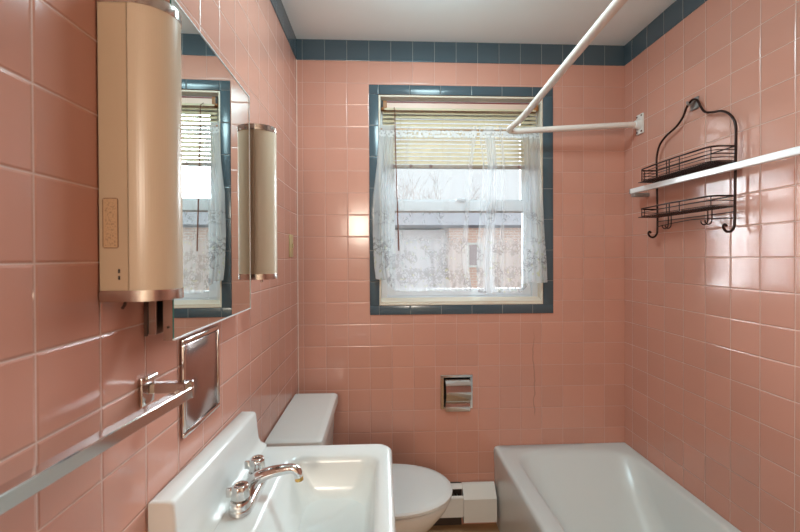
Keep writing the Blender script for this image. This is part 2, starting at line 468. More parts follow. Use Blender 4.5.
bm = bmesh.new(); bevbox(bm, .795, .845, .040, .056, zs+.029, zs+.040, .002, 1); obj('sash_lock', bm, M['vinyl'], ls)

# ------------------------------------------------------------------ venetian blind
bl = thing('venetian_blind', 'cream slatted venetian blind half lowered over the window top', 'blind', (.81, .025, 2.09))
BX0, BX1 = .4165, 1.205
bm = bmesh.new(); bevbox(bm, BX0+.012, BX1-.012, .008, .040, 2.076, 2.112, .002, 1); hr = obj('headrail', bm, M['headrail'], bl)
bm = bmesh.new(); box(bm, BX0+.013, BX1-.013, .0055, .0078, 2.1075, 2.113); obj('red_lip', bm, M['redline'], hr)
bm = bmesh.new(); box(bm, BX0+.013, BX1-.013, .004, .0075, 2.0705, 2.081); obj('valance_strip', bm, M['slat'], hr)
for x, mm in ((BX0, 'rust'), (BX1-.026, 'brownfix')):
    bm = bmesh.new(); bevbox(bm, x-.004, x+.026, .003, .042, 2.074, 2.118, .006, 2); br = obj('bracket', bm, M['brownfix'], bl)
    if mm == 'rust':
        bm = bmesh.new(); box(bm, x-.003, x+.007, .0018, .0035, 2.082, 2.116); obj('bracket_opening', bm, M['black'], br)
bm = bmesh.new(); n = 13; z0 = 1.805; dz = (2.066-z0)/(n-.4)
for i in range(n):
    z = z0+dz*(i+.5); rows = []
    for k in range(6):
        t = k/5-.5; a = math.radians(50)
        rows.append((.024+t*.0255*math.cos(a), z+t*.0255*math.sin(a)+.0022*(1-4*t*t)))
    vv = [[bm.verts.new((x, yy, zz)) for (yy, zz) in rows] for x in (BX0+.006, (BX0+BX1)/2, BX1-.006)]
    for p, q_ in zip(vv, vv[1:]):
        for k in range(5): bm.faces.new((p[k], p[k+1], q_[k+1], q_[k]))
obj('slats', bm, M['slat'], bl)
bm = bmesh.new(); bevbox(bm, BX0+.006, BX1-.006, .012, .036, 1.786, 1.803, .004, 2); rb = obj('bottom_rail', bm, M['rail'], bl)
for x in (.47, .56, .66, .86, .98, 1.11):
    bm = bmesh.new(); lathe(bm, [(.0005, -.0028), (.009, -.002), (.009, .001)], (x, .0118, 1.7945), 'y', 12); obj('cord_button', bm, M['wand'], rb)
for x in (.51, .72, .93, 1.10):
    bm = bmesh.new(); tube(bm, [(x, .0105, 2.075), (x, .0105, 1.80)], .0009, 5); obj('ladder_cord', bm, M['slat'], bl)
bm = bmesh.new(); tube(bm, [(.478, .0, 2.082), (.480, -.030, 2.06), (.482, -.032, 1.9), (.496, -.040, 1.372)], [.0018, .0022, .0028, .0034], 8)
obj('tilt_wand', bm, M['wand'], bl)

# ------------------------------------------------------------------ curtain rod and sheer panels
bm = bmesh.new(); cyl(bm, (WX0+.0105, .0, 1.972), (WX1-.0105, .0, 1.972), .0045, 10)
cr = thing('curtain_rod', 'thin brass tension rod across the window carrying the lace', 'curtain rod', (.81, .0, 1.972))
obj('rod', bm, M['rod'], cr)
for x in (WX0+.0105, WX1-.0185):
    bm = bmesh.new(); cyl(bm, (x, .0, 1.972), (x+.008, .0, 1.972), .008, 12); obj('end_cap', bm, M['brownfix'], cr)

def lerp_tab(tab, z):
    for (z0, x0), (z1, x1) in zip(tab, tab[1:]):
        if z0 >= z >= z1: return x0+(x1-x0)*(z0-z)/(z0-z1)
    return tab[-1][1] if z < tab[-1][0] else tab[0][1]

def panel(name, label, ltab, rtab, folds, seed, hem, gath):
    rnd = random.Random(seed)
    NU, NV = 130, 60; zt = 1.992
    bm = bmesh.new(); uvl = bm.loops.layers.uv.new('UVMap'); g = []; info = {}; gl = bm.verts.layers.float.new('gather')
    fs = [(rnd.uniform(2.5, 9), rnd.uniform(0, 6.3), rnd.uniform(.4, 1)) for _ in range(5)]
    for i in range(NU+1):
        u = i/NU; row = []
        zb = hem(u)
        for j in range(NV+1):
            z = zt+(zb-zt)*(j/NV); f = (zt-z)/(zt-1.18)
            x0, x1 = lerp_tab(ltab, z), lerp_tab(rtab, z)
            x = x0+(x1-x0)*u
            amp = .0045+.0045*min(1, f*1.6)
            y = sum(a*math.sin(2*PI*k*u+p+.8*f*a) for k, p, a in fs)*amp*.6
            for (uc, w, a) in folds:              # gathered folds
                e = math.exp(-((u-uc)/w)**2); y += a*e*math.sin((u-uc)/w*5.5); x += .25*a*e*math.sin((u-uc)/w*5.5+1.5)
            base = -.0085-.011*min(1, f*3)
            y = min(-.0065, max(base+y, base-.02)) if f > .04 else base+.15*y
            if f < .06: y = -.0065-.001*rnd.random()
            v = bm.verts.new((x, y, z)); v[gl] = max([0]+[h_*math.exp(-((u-c_)/w_)**4) for c_, w_, h_ in gath]); info[v] = (u*(rtab[2][1]-ltab[2][1])*1.35+seed*.37, z); row.append(v)
        g.append(row)
    for a, b in zip(g, g[1:]):
        for j in range(NV):
            fc = bm.faces.new((a[j], a[j+1], b[j+1], b[j]))
            for l in fc.loops: l[uvl].uv = info[l.vert]
    t = obj(name, bm, M['sheer'], smooth=True, ang=180, origin=(ltab[0][1], 0, zt))
    return tag(t, label, 'curtain', 'sheer lace curtain panels')
panel('sheer_curtain', 'left wide sheer lace curtain panel behind the tilt wand',
      [(2.0, .405), (1.80, .392), (1.65, .374), (1.45, .370), (1.30, .376), (1.17, .392)],
      [(2.0, .895), (1.80, .868), (1.60, .850), (1.40, .838), (1.30, .842), (1.17, .860)],
      [(.10, .035, .012), (.19, .02, .006), (.93, .02, .006)], 3,
      lambda u: 1.235-.060*min(1, max(0, (u-.1)/.08))-.005*abs(math.sin(u*17)),
      [(.05, .12, .75), (.97, .03, .35), (.30, .02, .2), (.75, .03, .15)])
panel('sheer_curtain', 'right narrow sheer lace curtain panel with gathered folds',
      [(2.0, .895), (1.80, .915), (1.60, .905), (1.40, .885), (1.30, .882), (1.17, .888)],
      [(2.0, 1.205), (1.80, 1.205), (1.65, 1.215), (1.45, 1.225), (1.30, 1.236), (1.17, 1.240)],
      [(.17, .06, .016), (.32, .03, .010), (.80, .10, .012), (.93, .03, .008)], 7,
      lambda u: 1.166+.05*min(1, max(0, (u-.62)/.12))-.006*abs(math.sin(u*12)),
      [(.17, .09, .75), (.36, .03, .35), (.88, .17, .6), (.0, .04, .35)])

# ------------------------------------------------------------------ wall lamps either side of the mirror
def make_lamp(label, y0, group):
    """D-shaped vertical lamp; the wall is x = 0, near side at y0"""
    wy, d0, d1, zb, zt = .088, .043, .0955, 1.276, 1.7325
    yc = y0+wy/2
    t = thing('wall_lamp', label, 'lamp', (0, yc, zb), group)
    def outline(g):
        pts = [(0.0015, y0-g), (d0, y0-g)]
        for k in range(1, 20):
            a = -PI/2+PI*k/20
            pts.append((d0+(d1-d0+g)*math.cos(a), yc+(wy/2+g)*math.sin(a)))
        pts += [(d0, y0+wy+g), (0.0015, y0+wy+g)]
        return pts
    bm = bmesh.new(); bevbox(bm, .0015, d0, y0, y0+wy, zb+.016, zt-.016, .001, 1); base = obj('back_box', bm, M['cream'], t)
    bm = bmesh.new(); uvl = bm.loops.layers.uv.new('UVMap'); o = outline(0)[1:-1]
    o = [(d0+.001, y0+.0006)]+o[1:-1]+[(d0+.001, y0+wy-.0006)]
    s = [0]
    for a, b in zip(o, o[1:]): s.append(s[-1]+math.dist(a, b))
    vs = [[bm.verts.new((x, y, z)) for x, y in o] for z in (zb+.0165, zt-.0165)]
    for k in range(len(o)-1):
        f = bm.faces.new((vs[0][k], vs[0][k+1], vs[1][k+1], vs[1][k]))
        for l, uvv in zip(f.loops, ((s[k], 0), (s[k+1], 0), (s[k+1], .4), (s[k], .4))): l[uvl].uv = uvv
    obj('diffuser', bm, M['diffuser'], t)
    for nm, a, b in (('bottom_cap', zb, zb+.0165), ('top_cap', zt-.0165, zt)):
        bm = bmesh.new(); prism(bm, outline(.0010), 'z', a, b)
        bmesh.ops.bevel(bm, geom=[e for e in bm.edges if abs(e.verts[0].co.z-e.verts[1].co.z) < 1e-6], offset=.0012, segments=1, affect='EDGES')
        obj(nm, bm, M['chrome_dull'], t, ang=40)
    return t, base, yc, zb
lamp, base, yc, zb = make_lamp('large near wall lamp with yellowed sticker on its flat side', -1.335, 'vertical wall lamps by the mirror')
bm = bmesh.new(); uvl = bm.loops.layers.uv.new('UVMap'); r = .004
ol = [(x, -1.3358, z) for x, _, z in [(p[0], 0, p[1]) for p in [(q[0], q[1]) for q in rrect(.0185, 1.392, .0112, .037, .0035, 0)]]]
vs0 = [bm.verts.new(p) for p in ol]; vs1 = [bm.verts.new((p[0], -1.3348, p[2])) for p in ol]
bm.faces.new(vs0); bm.faces.new(vs1[::-1])
for i in range(len(ol)): j = (i+1) % len(ol); bm.faces.new((vs0[i], vs1[i], vs1[j], vs0[j]))
for f in bm.faces:
    for l in f.loops: l[uvl].uv = ((l.vert.co.x-.0073)/.0224, (l.vert.co.z-1.355)/.074)
obj('warning_sticker', bm, M['sticker'], base, smooth=False)
for z in (1.3115, 1.3215):
    bm = bmesh.new(); bevbox(bm, .0285, .0315, -1.3358, -1.334, z-.003, z+.003, .0005, 1); obj('vent_slot', bm, M['black'], base)
bm = bmesh.new(); tube(bm, [(.017, -1.30, zb+.001), (.017, -1.303, zb-.008), (.0165, -1.308, zb-.013)], .0022, 8); obj('pull_switch', bm, M['rust'], lamp)
lamp2, b2, yc2, zb2 = make_lamp('far wall lamp between the mirror and the back corner', -.770, 'vertical wall lamps by the mirror')
bm = bmesh.new(); lathe(bm, [(.001, -.010), (.004, -.009), (.005, -.004), (.003, .001)], (.05, yc2, zb2), 'z', 12); obj('knob', bm, M['chrome_dull'], lamp2)

# ------------------------------------------------------------------ mirror cabinet
cab = thing('mirror_cabinet', 'mirrored medicine cabinet between the two wall lamps', 'cabinet', (0, -1.01, 1.19))
CY0, CY1, CZ0, CZ1 = -1.229, -.802, 1.196, 1.798
bm = bmesh.new(); bevbox(bm, .0005, .020, CY0+.004, CY1-.004, CZ0+.010, CZ1-.008, .001, 1); cb = obj('cabinet_body', bm, M['chrome_dull'], cab)
bm = bmesh.new(); box(bm, .0005, .006, CY0+.0015, CY0+.0035, CZ0+.008, CZ0+.40); obj('rusty_flange', bm, M['rust'], cb)
def door_x(y): return .0415+.0250*(CY1-y)      # the door stands slightly ajar on its far hinge
bm = bmesh.new()
def slab(bm, ya, yb, za, zb_, xa, xb):
    v = []
    for y in (ya, yb):
        for dx in (xa, xb):
            for z in (za, zb_): v.append(bm.verts.new((door_x(y)+dx, y, z)))
    for f in ((0,1,3,2), (4,6,7,5), (0,4,5,1), (2,3,7,6), (0,2,6,4), (1,5,7,3)): bm.faces.new([v[i] for i in f])
slab(bm, CY0, CY1, CZ0, CZ1, -.018, -.0022); dr = obj('door', bm, M['chrome_dull'], cab, smooth=False)
bm = bmesh.new(); slab(bm, CY0+.0012, CY1-.0022, CZ0+.0030, CZ1-.0032, -.0021, -.0002); obj('mirror_glass', bm, M['mirror'], dr, smooth=False)
bm = bmesh.new(); slab(bm, CY0+.0002, CY0+.0011, CZ0+.0005, CZ1-.0005, -.0021, .0); obj('glass_edge', bm, M['glass_edge'], dr, smooth=False)
bm = bmesh.new()
e = .0024
slab(bm, CY0, CY1, CZ0, CZ0+.0028, -.0021, .0012); slab(bm, CY0, CY1, CZ1-.003, CZ1, -.0021, .0012)
slab(bm, CY1-.002, CY1, CZ0+.0028, CZ1-.003, -.0021, .0012)
obj('polished_edging', bm, M['edging'], dr, smooth=False)
bm = bmesh.new(); lathe(bm, [(.0005, -.0015), (.0022, -.001), (.0022, .001)], (door_x(CY0)-.0095, CY0, 1.2195), 'y', 10); obj('screw', bm, M['rust'], dr)

# ------------------------------------------------------------------ steel panel, light switch
pn = thing('wall_panel', 'recessed steel panel in a chrome frame under the mirror', 'panel', (0, -1.018, .968))
A0, A1, B0, B1 = -1.108, -.930, .967, 1.172
bm = bmesh.new()
for a, b, c, d in ((A0, A1, B0, B0+.011), (A0, A1, B1-.011, B1), (A0, A0+.011, B0+.011, B1-.011), (A1-.011, A1, B0+.011, B1-.011)):
    bevbox(bm, .0002, .008, a, b, c, d, .0028, 2)
obj('chrome_frame', bm, M['chrome'], pn)
bm = bmesh.new(); bevbox(bm, .0003, .0062, A0+.0125, A1-.0125, B0+.0125, B1-.0125, .0025, 2); obj('steel_plate', bm, M['steel'], pn)
bm = bmesh.new(); prism(bm, [(A0+.0105, B0+.0105), (A1-.0105, B0+.0105), (A1-.0105, B1-.0105), (A0+.0105, B1-.0105)], 'x', .0001, .0012); obj('shadow_gap', bm, M['black'], pn, smooth=False)
sw = thing('light_switch', 'narrow yellowed switch plate on the left wall by the corner', 'switch', (0, -.14, 1.345))
bm = bmesh.new(); bevbox(bm, .0002, .006, -.172, -.110, 1.343, 1.445, .0025, 2); pl = obj('switch_plate', bm, M['switch'], sw)
bm = bmesh.new(); bevbox(bm, .006, .013, -.146, -.136, 1.385, 1.405, .002, 2); obj('toggle', bm, M['switch'], sw)

# ------------------------------------------------------------------ chrome towel bar on the left wall
tb = thing('towel_bar', 'square chrome towel bar on the left wall above the sink', 'towel bar', (0, -1.226, 1.11))
ba, bb = Vector((.0665, -1.207, 1.0995)), Vector((.044, -1.60, 1.1085))
def bracket(y, xb, zc):
    bm = bmesh.new(); bevbox(bm, .0002, .007, y-.019, y+.017, zc-.025, zc+.024, .002, 2); o = obj('wall_bracket', bm, M['chrome'], tb)
    bm = bmesh.new(); cyl(bm, (.0085, y-.010, zc+.0215), (.0085, y+.017, zc+.0215), .0040, 14); obj('bracket_roll', bm, M['chrome'], o)
    bm = bmesh.new(); bevbox(bm, .007, xb+.003, y-.001, y+.015, zc-.008, zc+.0105, .0015, 1); obj('arm', bm, M['chrome'], o)
    bm = bmesh.new(); bevbox(bm, xb-.011, xb+.0100, y+.011, y+.0175, zc-.021, zc+.0105, .0015, 1); obj('end_tab', bm, M['chrome'], o)
bracket(-1.2255, ba.x, 1.110); 
bm = bmesh.new(); d = (bb-ba).normalized(); sd = Vector((d.y, -d.x, 0)).normalized(); upv = sd.cross(d); hw = .0098
if upv.z < 0: upv = -upv
rings = []
c_ = .0012
for p in (ba, bb):
    rings.append([p+sd*a*hw+upv*b*hw for a, b in ((-1, -.85), (-.85, -1), (.85, -1), (1, -.85), (1, .85), (.85, 1), (-.85, 1), (-1, .85))])
loft(bm, rings); obj('bar', bm, M['chrome'], tb, ang=20)
bm = bmesh.new(); bevbox(bm, .0002, .058, -1.625, -1.601, 1.095, 1.123, .002, 2); obj('wall_bracket', bm, M['chrome'], tb)

# ------------------------------------------------------------------ sink and faucet
SZ = .791
sk = thing('sink', 'white porcelain wall-hung sink with a backsplash on the left', 'sink', (.22, -1.06, .60))
SY0, SY1 = -1.262, -.772
def sink_ring(z, inset=0, fr=.0, r=.03):
    """outline of the slab, front edge slightly bowed"""
    x0, x1, y0, y1 = .0015, .434-inset, SY0+inset, SY1-inset
    c = rrect((x0+x1)/2, (y0+y1)/2, (x1-x0)/2, (y1-y0)/2, r, z, 6)
    out = []
    for x, y, zz in c:
        t = (y-(y0+y1)/2)/((y1-y0)/2)
        k = max(0, (x-x0)/(x1-x0)-.5)*2
        out.append((x+.033*(1-t*t)*k, y, zz))
    return out
def basin_ring(z, x0, x1, y0, y1, r):
    c = rrect((x0+x1)/2, (y0+y1)/2, (x1-x0)/2, (y1-y0)/2, r, z, 6)
    out = []
    for x, y, zz in c:
        t = (y-(y0+y1)/2)/((y1-y0)/2)
        k = max(0, (x-x0)/(x1-x0)-.5)*2
        out.append((x+.022*(1-t*t)*k, y, zz))
    return out
bm = bmesh.new()
rings = [sink_ring(.690, .055), sink_ring(.74, .022), sink_ring(.775, .006), sink_ring(SZ-.016, 0), sink_ring(SZ-.007, .002), sink_ring(SZ-.002, .006), sink_ring(SZ, .013)]
rings += [basin_ring(SZ-.0005, .148, .402, SY0+.066, SY1-.064, .035), basin_ring(SZ-.005, .156, .393, SY0+.072, SY1-.072, .035),
          basin_ring(SZ-.020, .164, .387, SY0+.077, SY1-.077, .035), basin_ring(SZ-.075, .190, .374, SY0+.090, SY1-.088, .04),
          basin_ring(SZ-.110, .222, .352, SY0+.108, SY1-.108, .05), basin_ring(SZ-.122, .255, .315, SY0+.18, SY1-.18, .03)]
loft(bm, rings); obj('basin', bm, M['porcelain'], sk, ang=60)
bm = bmesh.new()                                       # backsplash: sloping front, filleted foot, rounded ends
def bs_prof(y, s):
    zt = .909+(y+1.2225)*(-.0185/.4625); h = (zt-SZ)/.0985
    P_ = [(.0015, -.03), (.0015, .0965), (.004, .0985), (.036, .0985), (.0425, .097), (.046, .091), (.0495, .052), (.053, .022), (.060, .008), (.076, .001), (.076, -.03)]
    return [(x if x < .003 else max(.002, x-s), y, SZ+(z*h if z > 0 else z)-(.6*s if z > .08 else 0)) for x, z in P_]
ys = [(-1.2225, .006), (-1.2215, .003), (-1.219, .001), (-1.215, 0), (-.778, 0), (-.769, .002), (-.763, .006), (-.760, .013)]
loft(bm, [bs_prof(y, q_) for y, q_ in ys])
obj('backsplash', bm, M['porcelain'], sk, ang=50)
bm = bmesh.new(); lathe(bm, [(.021, 0), (.0225, .002), (.021, .004), (.014, .003), (.012, -.001)], (.285, (SY0+SY1)/2, SZ-.1225), 'z', 24); obj('drain', bm, M['chrome'], sk)

FX, FY = .108, -1.018
fc = thing('faucet', 'chrome two-handle faucet with a curved spout on the sink', 'faucet', (FX, FY, SZ))
bm = bmesh.new()
rings = [rrect(FX, FY, .024-i, .079-i, .024-i, SZ+h, 8) for i, h in ((0, .0005), (0, .008), (.002, .014), (.006, .018), (.014, .020))]
loft(bm, rings); obj('base', bm, M['chrome'], fc, ang=45)
for yy in (FY-.056, FY+.056):
    bm = bmesh.new(); lathe(bm, [(.022, .008), (.022, .024), (.020, .028), (.016, .0285)], (FX, yy, SZ), 'z', 28); col_ = obj('handle_collar', bm, M['chrome'], fc)
    bm = bmesh.new(); rings = []
    for h, rr in ((.030, .0165), (.034, .019), (.052, .0175), (.058, .0165), (.0605, .014), (.0605, .009), (.057, .008)):
        ring = []
        for k in range(48):
            a = 2*PI*k/48; q_ = rr*(1+(.055*math.cos(a*8) if .033 < h < .0595 and rr > .0145 else 0))
            ring.append((FX+q_*math.cos(a), yy+q_*math.sin(a), SZ+h))
        rings.append(ring)
    loft(bm, rings); hd = obj('handle', bm, M['chrome'], fc, ang=60)
    bm = bmesh.new(); bevbox(bm, FX-.030, FX-.014, yy-.004, yy+.004, SZ+.033, SZ+.053, .0025, 2); obj('handle_lever', bm, M['chrome'], hd)
    bm = bmesh.new(); lathe(bm, [(.0088, .0555), (.0088, .0575), (.0005, .0585)], (FX, yy, SZ), 'z', 16); obj('handle_cap', bm, M['rust'], hd)
sp = smooth_path([(FX, FY, SZ+.016), (FX+.012, FY, SZ+.036), (FX+.038, FY, SZ+.050), (FX+.070, FY, SZ+.058), (FX+.096, FY, SZ+.061), (FX+.109, FY, SZ+.055), (FX+.113, FY, SZ+.042)], 6)
bm = bmesh.new(); nn = len(sp); tube(bm, sp, [.017-.0065*min(1, 1.6*i/nn) for i in range(nn)], 16); spo = obj('spout', bm, M['chrome'], fc, ang=60)
bm = bmesh.new(); cyl(bm, (FX+.1132, FY, SZ+.0425), (FX+.1142, FY, SZ+.034), .0100, 16); obj('aerator', bm, M['brass'], spo)

# ------------------------------------------------------------------ toilet
TY = -.322
tl = thing('toilet', 'white toilet with closed lid between the sink and back wall', 'toilet', (.40, TY, 0))
def tank_ring(z, x0, x1, hy, bow, r=.014):
    c = rrect((x0+x1)/2, TY, (x1-x0)/2, hy, r, z, 6); out = []
    for x, y, zz in c:
        t = (y-TY)/hy; k = max(0, (x-x0)/(x1-x0)-.5)*2
        out.append((x+bow*(1-t*t)*k, y, zz))
    return out
bm = bmesh.new(); loft(bm, [tank_ring(.375, .03, .165, .20, .010), tank_ring(.40, .016, .178, .215, .012), tank_ring(.655, .012, .190, .230, .014)]); obj('tank', bm, M['porcelain'], tl)
bm = bmesh.new(); loft(bm, [tank_ring(.6555, .004, .196, .240, .015), tank_ring(.662, .002, .203, .246, .016), tank_ring(.688, .002, .203, .246, .016), tank_ring(.697, .003, .200, .244, .016), tank_ring(.702, .006, .193, .238, .015), tank_ring(.7035, .018, .178, .222, .012)])
obj('tank_lid', bm, M['porcelain'], tl)
def egg(z, xb, xf, hw, n=40, sq=2.3):
    """oval with a blunter back, tip at xf"""
    xm = xb+(xf-xb)*.44; out = []
    for k in range(n):
        a = 2*PI*k/n; c, s = math.cos(a), math.sin(a)
        if c >= 0: x = xm+(xf-xm)*abs(c)**(2/2.1)
        else: x = xm-(xm-xb)*abs(c)**(2/sq)
        y = TY-.021+hw*math.copysign(abs(s)**(2/2.15), s)
        out.append((x, y, z))
    return out
bm = bmesh.new()
loft(bm, [egg(.0, .16, .50, .115), egg(.02, .17, .49, .105), egg(.12, .18, .48, .095), egg(.20, .185, .52, .110), egg(.27, .19, .62, .147), egg(.33, .195, .672, .168), egg(.360, .20, .688, .174), egg(.368, .205, .684, .171)])
obj('bowl', bm, M['porcelain'], tl, ang=60)
bm = bmesh.new(); loft(bm, [egg(.369, .222, .688, .172), egg(.372, .218, .694, .177), egg(.381, .218, .694, .177), egg(.384, .222, .688, .172)]); obj('seat', bm, M['seat'], tl)
bm = bmesh.new(); loft(bm, [egg(.3855, .226, .690, .174), egg(.389, .220, .698, .180), egg(.398, .220, .698, .180), egg(.405, .226, .690, .174), egg(.409, .245, .668, .156), egg(.4105, .30, .60, .11)]); obj('seat_lid', bm, M['seat'], tl)
for s in (-1, 1):
    bm = bmesh.new(); cyl(bm, (.222, TY-.021+s*.07-.018, .392), (.222, TY-.021+s*.07+.018, .392), .010, 12); obj('hinge', bm, M['seat'], tl)

# ------------------------------------------------------------------ baseboard heater
ht = thing('baseboard_heater', 'white baseboard heater between the toilet and bathtub', 'heater', (.5, -.03, .05))
def hprof(g): return [(-.0005, .05), (-.0005, .216+g), (-.020, .214+g), (-.064-g, .163+g), (-.064-g, .062)]
bm = bmesh.new(); prism(bm, [(-.0005, .004), (-.0005, .2135), (-.010, .2135), (-.010, .004)], 'x', .06, .805); obj('back_plate', bm, M['shade_plate'], ht, smooth=False)  # reaches down so its dark colour paints the shadow below the front panel
bm = bmesh.new(); prism(bm, [(-.0105, .2135), (-.020, .212), (-.034, .200), (-.034, .197), (-.019, .209), (-.0105, .2105)], 'x', .06, .805); obj('top_hood', bm, M['heater'], ht, smooth=False)
bm = bmesh.new(); prism(bm, [(-.0525, .176), (-.061, .168), (-.061, .076), (-.056, .072), (-.052, .076), (-.0565, .080), (-.0565, .166), (-.0505, .172)], 'x', .06, .805); obj('front_panel', bm, M['heater'], ht, smooth=False)
bm = bmesh.new()
for k in range(46): box(bm, .07+k*.0158, .0712+k*.0158, -.0495, -.0105, .10, .165)
fins = obj('fins', bm, M['fin'], ht, smooth=False); 
bm = bmesh.new(); cyl(bm, (.06, -.031, .132), (.805, -.031, .132), .010, 12); obj('pipe', bm, M['brass'], ht)
bm = bmesh.new(); prism(bm, [(-.0106, .052), (-.0106, .2175), (-.022, .2165), (-.0665, .163), (-.0665, .072), (-.0655, .071), (-.0655, .050), (-.012, .050)], 'x', .806, .968); obj('end_cover', bm, M['heater'], ht, smooth=False)

# ------------------------------------------------------------------ recessed paper holder
ph = thing('toilet_paper_holder', 'recessed chrome toilet paper holder under the window', 'paper holder', ((PX0+PX1)/2, 0, PZ0))
F0, F1, G0, G1 = .7035, .8645, .583, .752
bm = bmesh.new()
for a, b, c, d in ((F0, F1, G1-.013, G1), (F0, F0+.016, G0, G1-.013), (F1-.013, F1, G0, G1-.013), (F0+.016, F1-.013, G0, G0+.010)):
    bevbox(bm, a, b, -.006, .0005, c, d, .0012, 1)
obj('frame', bm, M['chrome'], ph)
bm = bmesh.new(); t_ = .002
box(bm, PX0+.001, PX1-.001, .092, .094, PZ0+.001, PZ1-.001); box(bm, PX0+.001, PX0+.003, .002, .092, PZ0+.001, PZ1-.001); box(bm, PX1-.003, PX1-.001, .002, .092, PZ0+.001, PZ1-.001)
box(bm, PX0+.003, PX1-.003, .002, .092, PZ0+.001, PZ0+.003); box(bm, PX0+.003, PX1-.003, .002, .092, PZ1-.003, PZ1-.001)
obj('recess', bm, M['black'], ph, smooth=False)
bm = bmesh.new(); prof = []
for k in range(22):
    a = math.radians(-62+168*k/21); prof.append((.018-.052*math.cos(a), .668+.066*math.sin(a)))
prof = [(prof[0][0]-.004, .571), (prof[0][0]-.004, .590)]+prof
inner = [(y+.002, z) for y, z in prof][::-1]
prism(bm, prof+inner, 'x', F0+.0235, F1-.0145); obj('roll_cover', bm, M['chrome'], ph, ang=30)

# ------------------------------------------------------------------ bathtub
bt = thing('bathtub', 'white bathtub along the right wall under the shower rod', 'bathtub', (1.31, -.77, 0))
TX0, TX1, TY0, TY1 = .970, W-.001, -1.545, -.0015
cx_, cy_ = (TX0+TX1)/2, (TY0+TY1)/2
def tring(z, l, r_, f, b, rad, k=6):
    x0, x1, y0, y1 = TX0+l, TX1-r_, TY0+f, TY1-b
    return rrect((x0+x1)/2, (y0+y1)/2, (x1-x0)/2, (y1-y0)/2, rad, z, k)
bm = bmesh.new()
rings = [tring(0, .012, 0, 0, 0, .003), tring(.05, .010, 0, 0, 0, .003), tring(.30, .003, 0, 0, 0, .003), tring(RIM-.020, 0, 0, 0, 0, .003),
         tring(RIM-.010, .0025, 0, 0, 0, .003), tring(RIM-.003, .008, 0, 0, 0, .004), tring(RIM, .018, .001, 0.001, .001, .006),
         tring(RIM-.0005, .066, .030, .085, .055, .12), tring(RIM-.004, .074, .036, .092, .066, .12), tring(RIM-.014, .082, .041, .100, .085, .12),
         tring(.26, .104, .056, .118, .20, .12), tring(.14, .122, .070, .135, .33, .12), tring(.085, .150, .092, .165, .41, .11), tring(.070, .20, .14, .22, .47, .08)]
loft(bm, rings); obj('tub_shell', bm, M['tub'], bt, ang=50)
bm = bmesh.new(); lathe(bm, [(.030, 0), (.030, .003), (.020, .005), (.001, .005)], (1.32, TY0+.33, .0705), 'z', 20); obj('drain', bm, M['chrome'], bt)

# ------------------------------------------------------------------ curved shower rod
rd = thing('shower_rod', 'white L-shaped shower curtain rod over the bathtub', 'shower rod', (W, -.125, 1.968))
bm = bmesh.new()
pth = fillet([(W-.022, -.128, 1.966), (1.36, -.112, 1.954), (1.008, -.085, 1.939), (1.032, -.24, 1.950), (.996, -1.00, 1.961), (.975, YF+.03, 1.963)], .055, 8)
tube(bm, pth, .0138, 16); obj('rod', bm, M['whiterod'], rd, ang=60)
bm = bmesh.new(); bevbox(bm, W-.010, W-.0003, -.150, -.104, 1.921, 2.015, .003, 2); fl = obj('wall_flange', bm, M['whitepaint'], rd)
bm = bmesh.new(); lathe(bm, [(.024, 0), (.022, -.008), (.018, -.022), (.0155, -.024)], (W-.010, -.128, 1.966), 'x', 20); obj('socket', bm, M['whitepaint'], fl)
for y in (-.143, -.111):
    for z in (1.931, 2.005):
        bm = bmesh.new(); lathe(bm, [(.0005, -.0026), (.0045, -.0018), (.0045, 0)], (W-.010, y, z), 'x', 10); obj('screw', bm, M['rust'], fl)
bm = bmesh.new(); bevbox(bm, .93, 1.02, YF+.0003, YF+.012, 1.92, 2.01, .003, 2); obj('wall_flange', bm, M['whitepaint'], rd)

# ------------------------------------------------------------------ white bar on the right wall
wb = thing('towel_rail', 'straight white towel rail on the right wall in front of the caddy', 'towel rail', (W, -.19, 1.64))
bm = bmesh.new(); za, zc2 = 1.6435, 1.632
rings = []
for y, z in ((-.158, za), (-1.30, zc2-.004)):
    rings.append([(1.582+a*.0085, y, z+b*.0115) for a, b in ((-1, -.8), (-.75, -1), (.75, -1), (1, -.8), (1, .8), (.75, 1), (-.75, 1), (-1, .8))])
loft(bm, rings); obj('bar', bm, M['aluminium'], wb, ang=25)
for y, z in ((-.175, za-.012), (-1.27, zc2-.015)):
    bm = bmesh.new(); bevbox(bm, 1.5735, W-.0003, y-.012, y+.012, z-.016, z+.0005, .003, 2); obj('wall_post', bm, M['grey_cap'], wb)
bm = bmesh.new(); bevbox(bm, 1.5725, 1.5915, -.159, -.150, za-.0125, za+.0125, .002, 1); obj('end_cap', bm, M['grey_cap'], wb)

# ------------------------------------------------------------------ wire shower caddy and its hook
CXW = 1.626
cd = thing('shower_caddy', 'dark bronze wire shower caddy with two baskets on the right wall', 'shower caddy', (CXW, -.455, 1.42))
left = [(-.463, 1.949), (-.446, 1.944), (-.428, 1.928), (-.411, 1.899), (-.375, 1.872), (-.320, 1.853), (-.280, 1.824), (-.262, 1.776), (-.262, 1.722), (-.264, 1.641), (-.266, 1.549), (-.266, 1.457)]
right = [(-.463, 1.949), (-.483, 1.937), (-.499, 1.907), (-.518, 1.880), (-.550, 1.867), (-.588, 1.857), (-.618, 1.837), (-.639, 1.807), (-.646, 1.778), (-.646, 1.737), (-.645, 1.666), (-.643, 1.544), (-.642, 1.457)]
def leg_path(tab):
    p = [(CXW, y, z) for y, z in tab]; y = tab[-1][0]
    return p+[(CXW-.004, y, 1.436), (CXW-.016, y, 1.424), (CXW-.032, y, 1.426), (CXW-.041, y, 1.440), (CXW-.036, y, 1.449), (CXW-.029, y, 1.443)]
fullp = leg_path(left)[::-1]+leg_path(right)[1:]
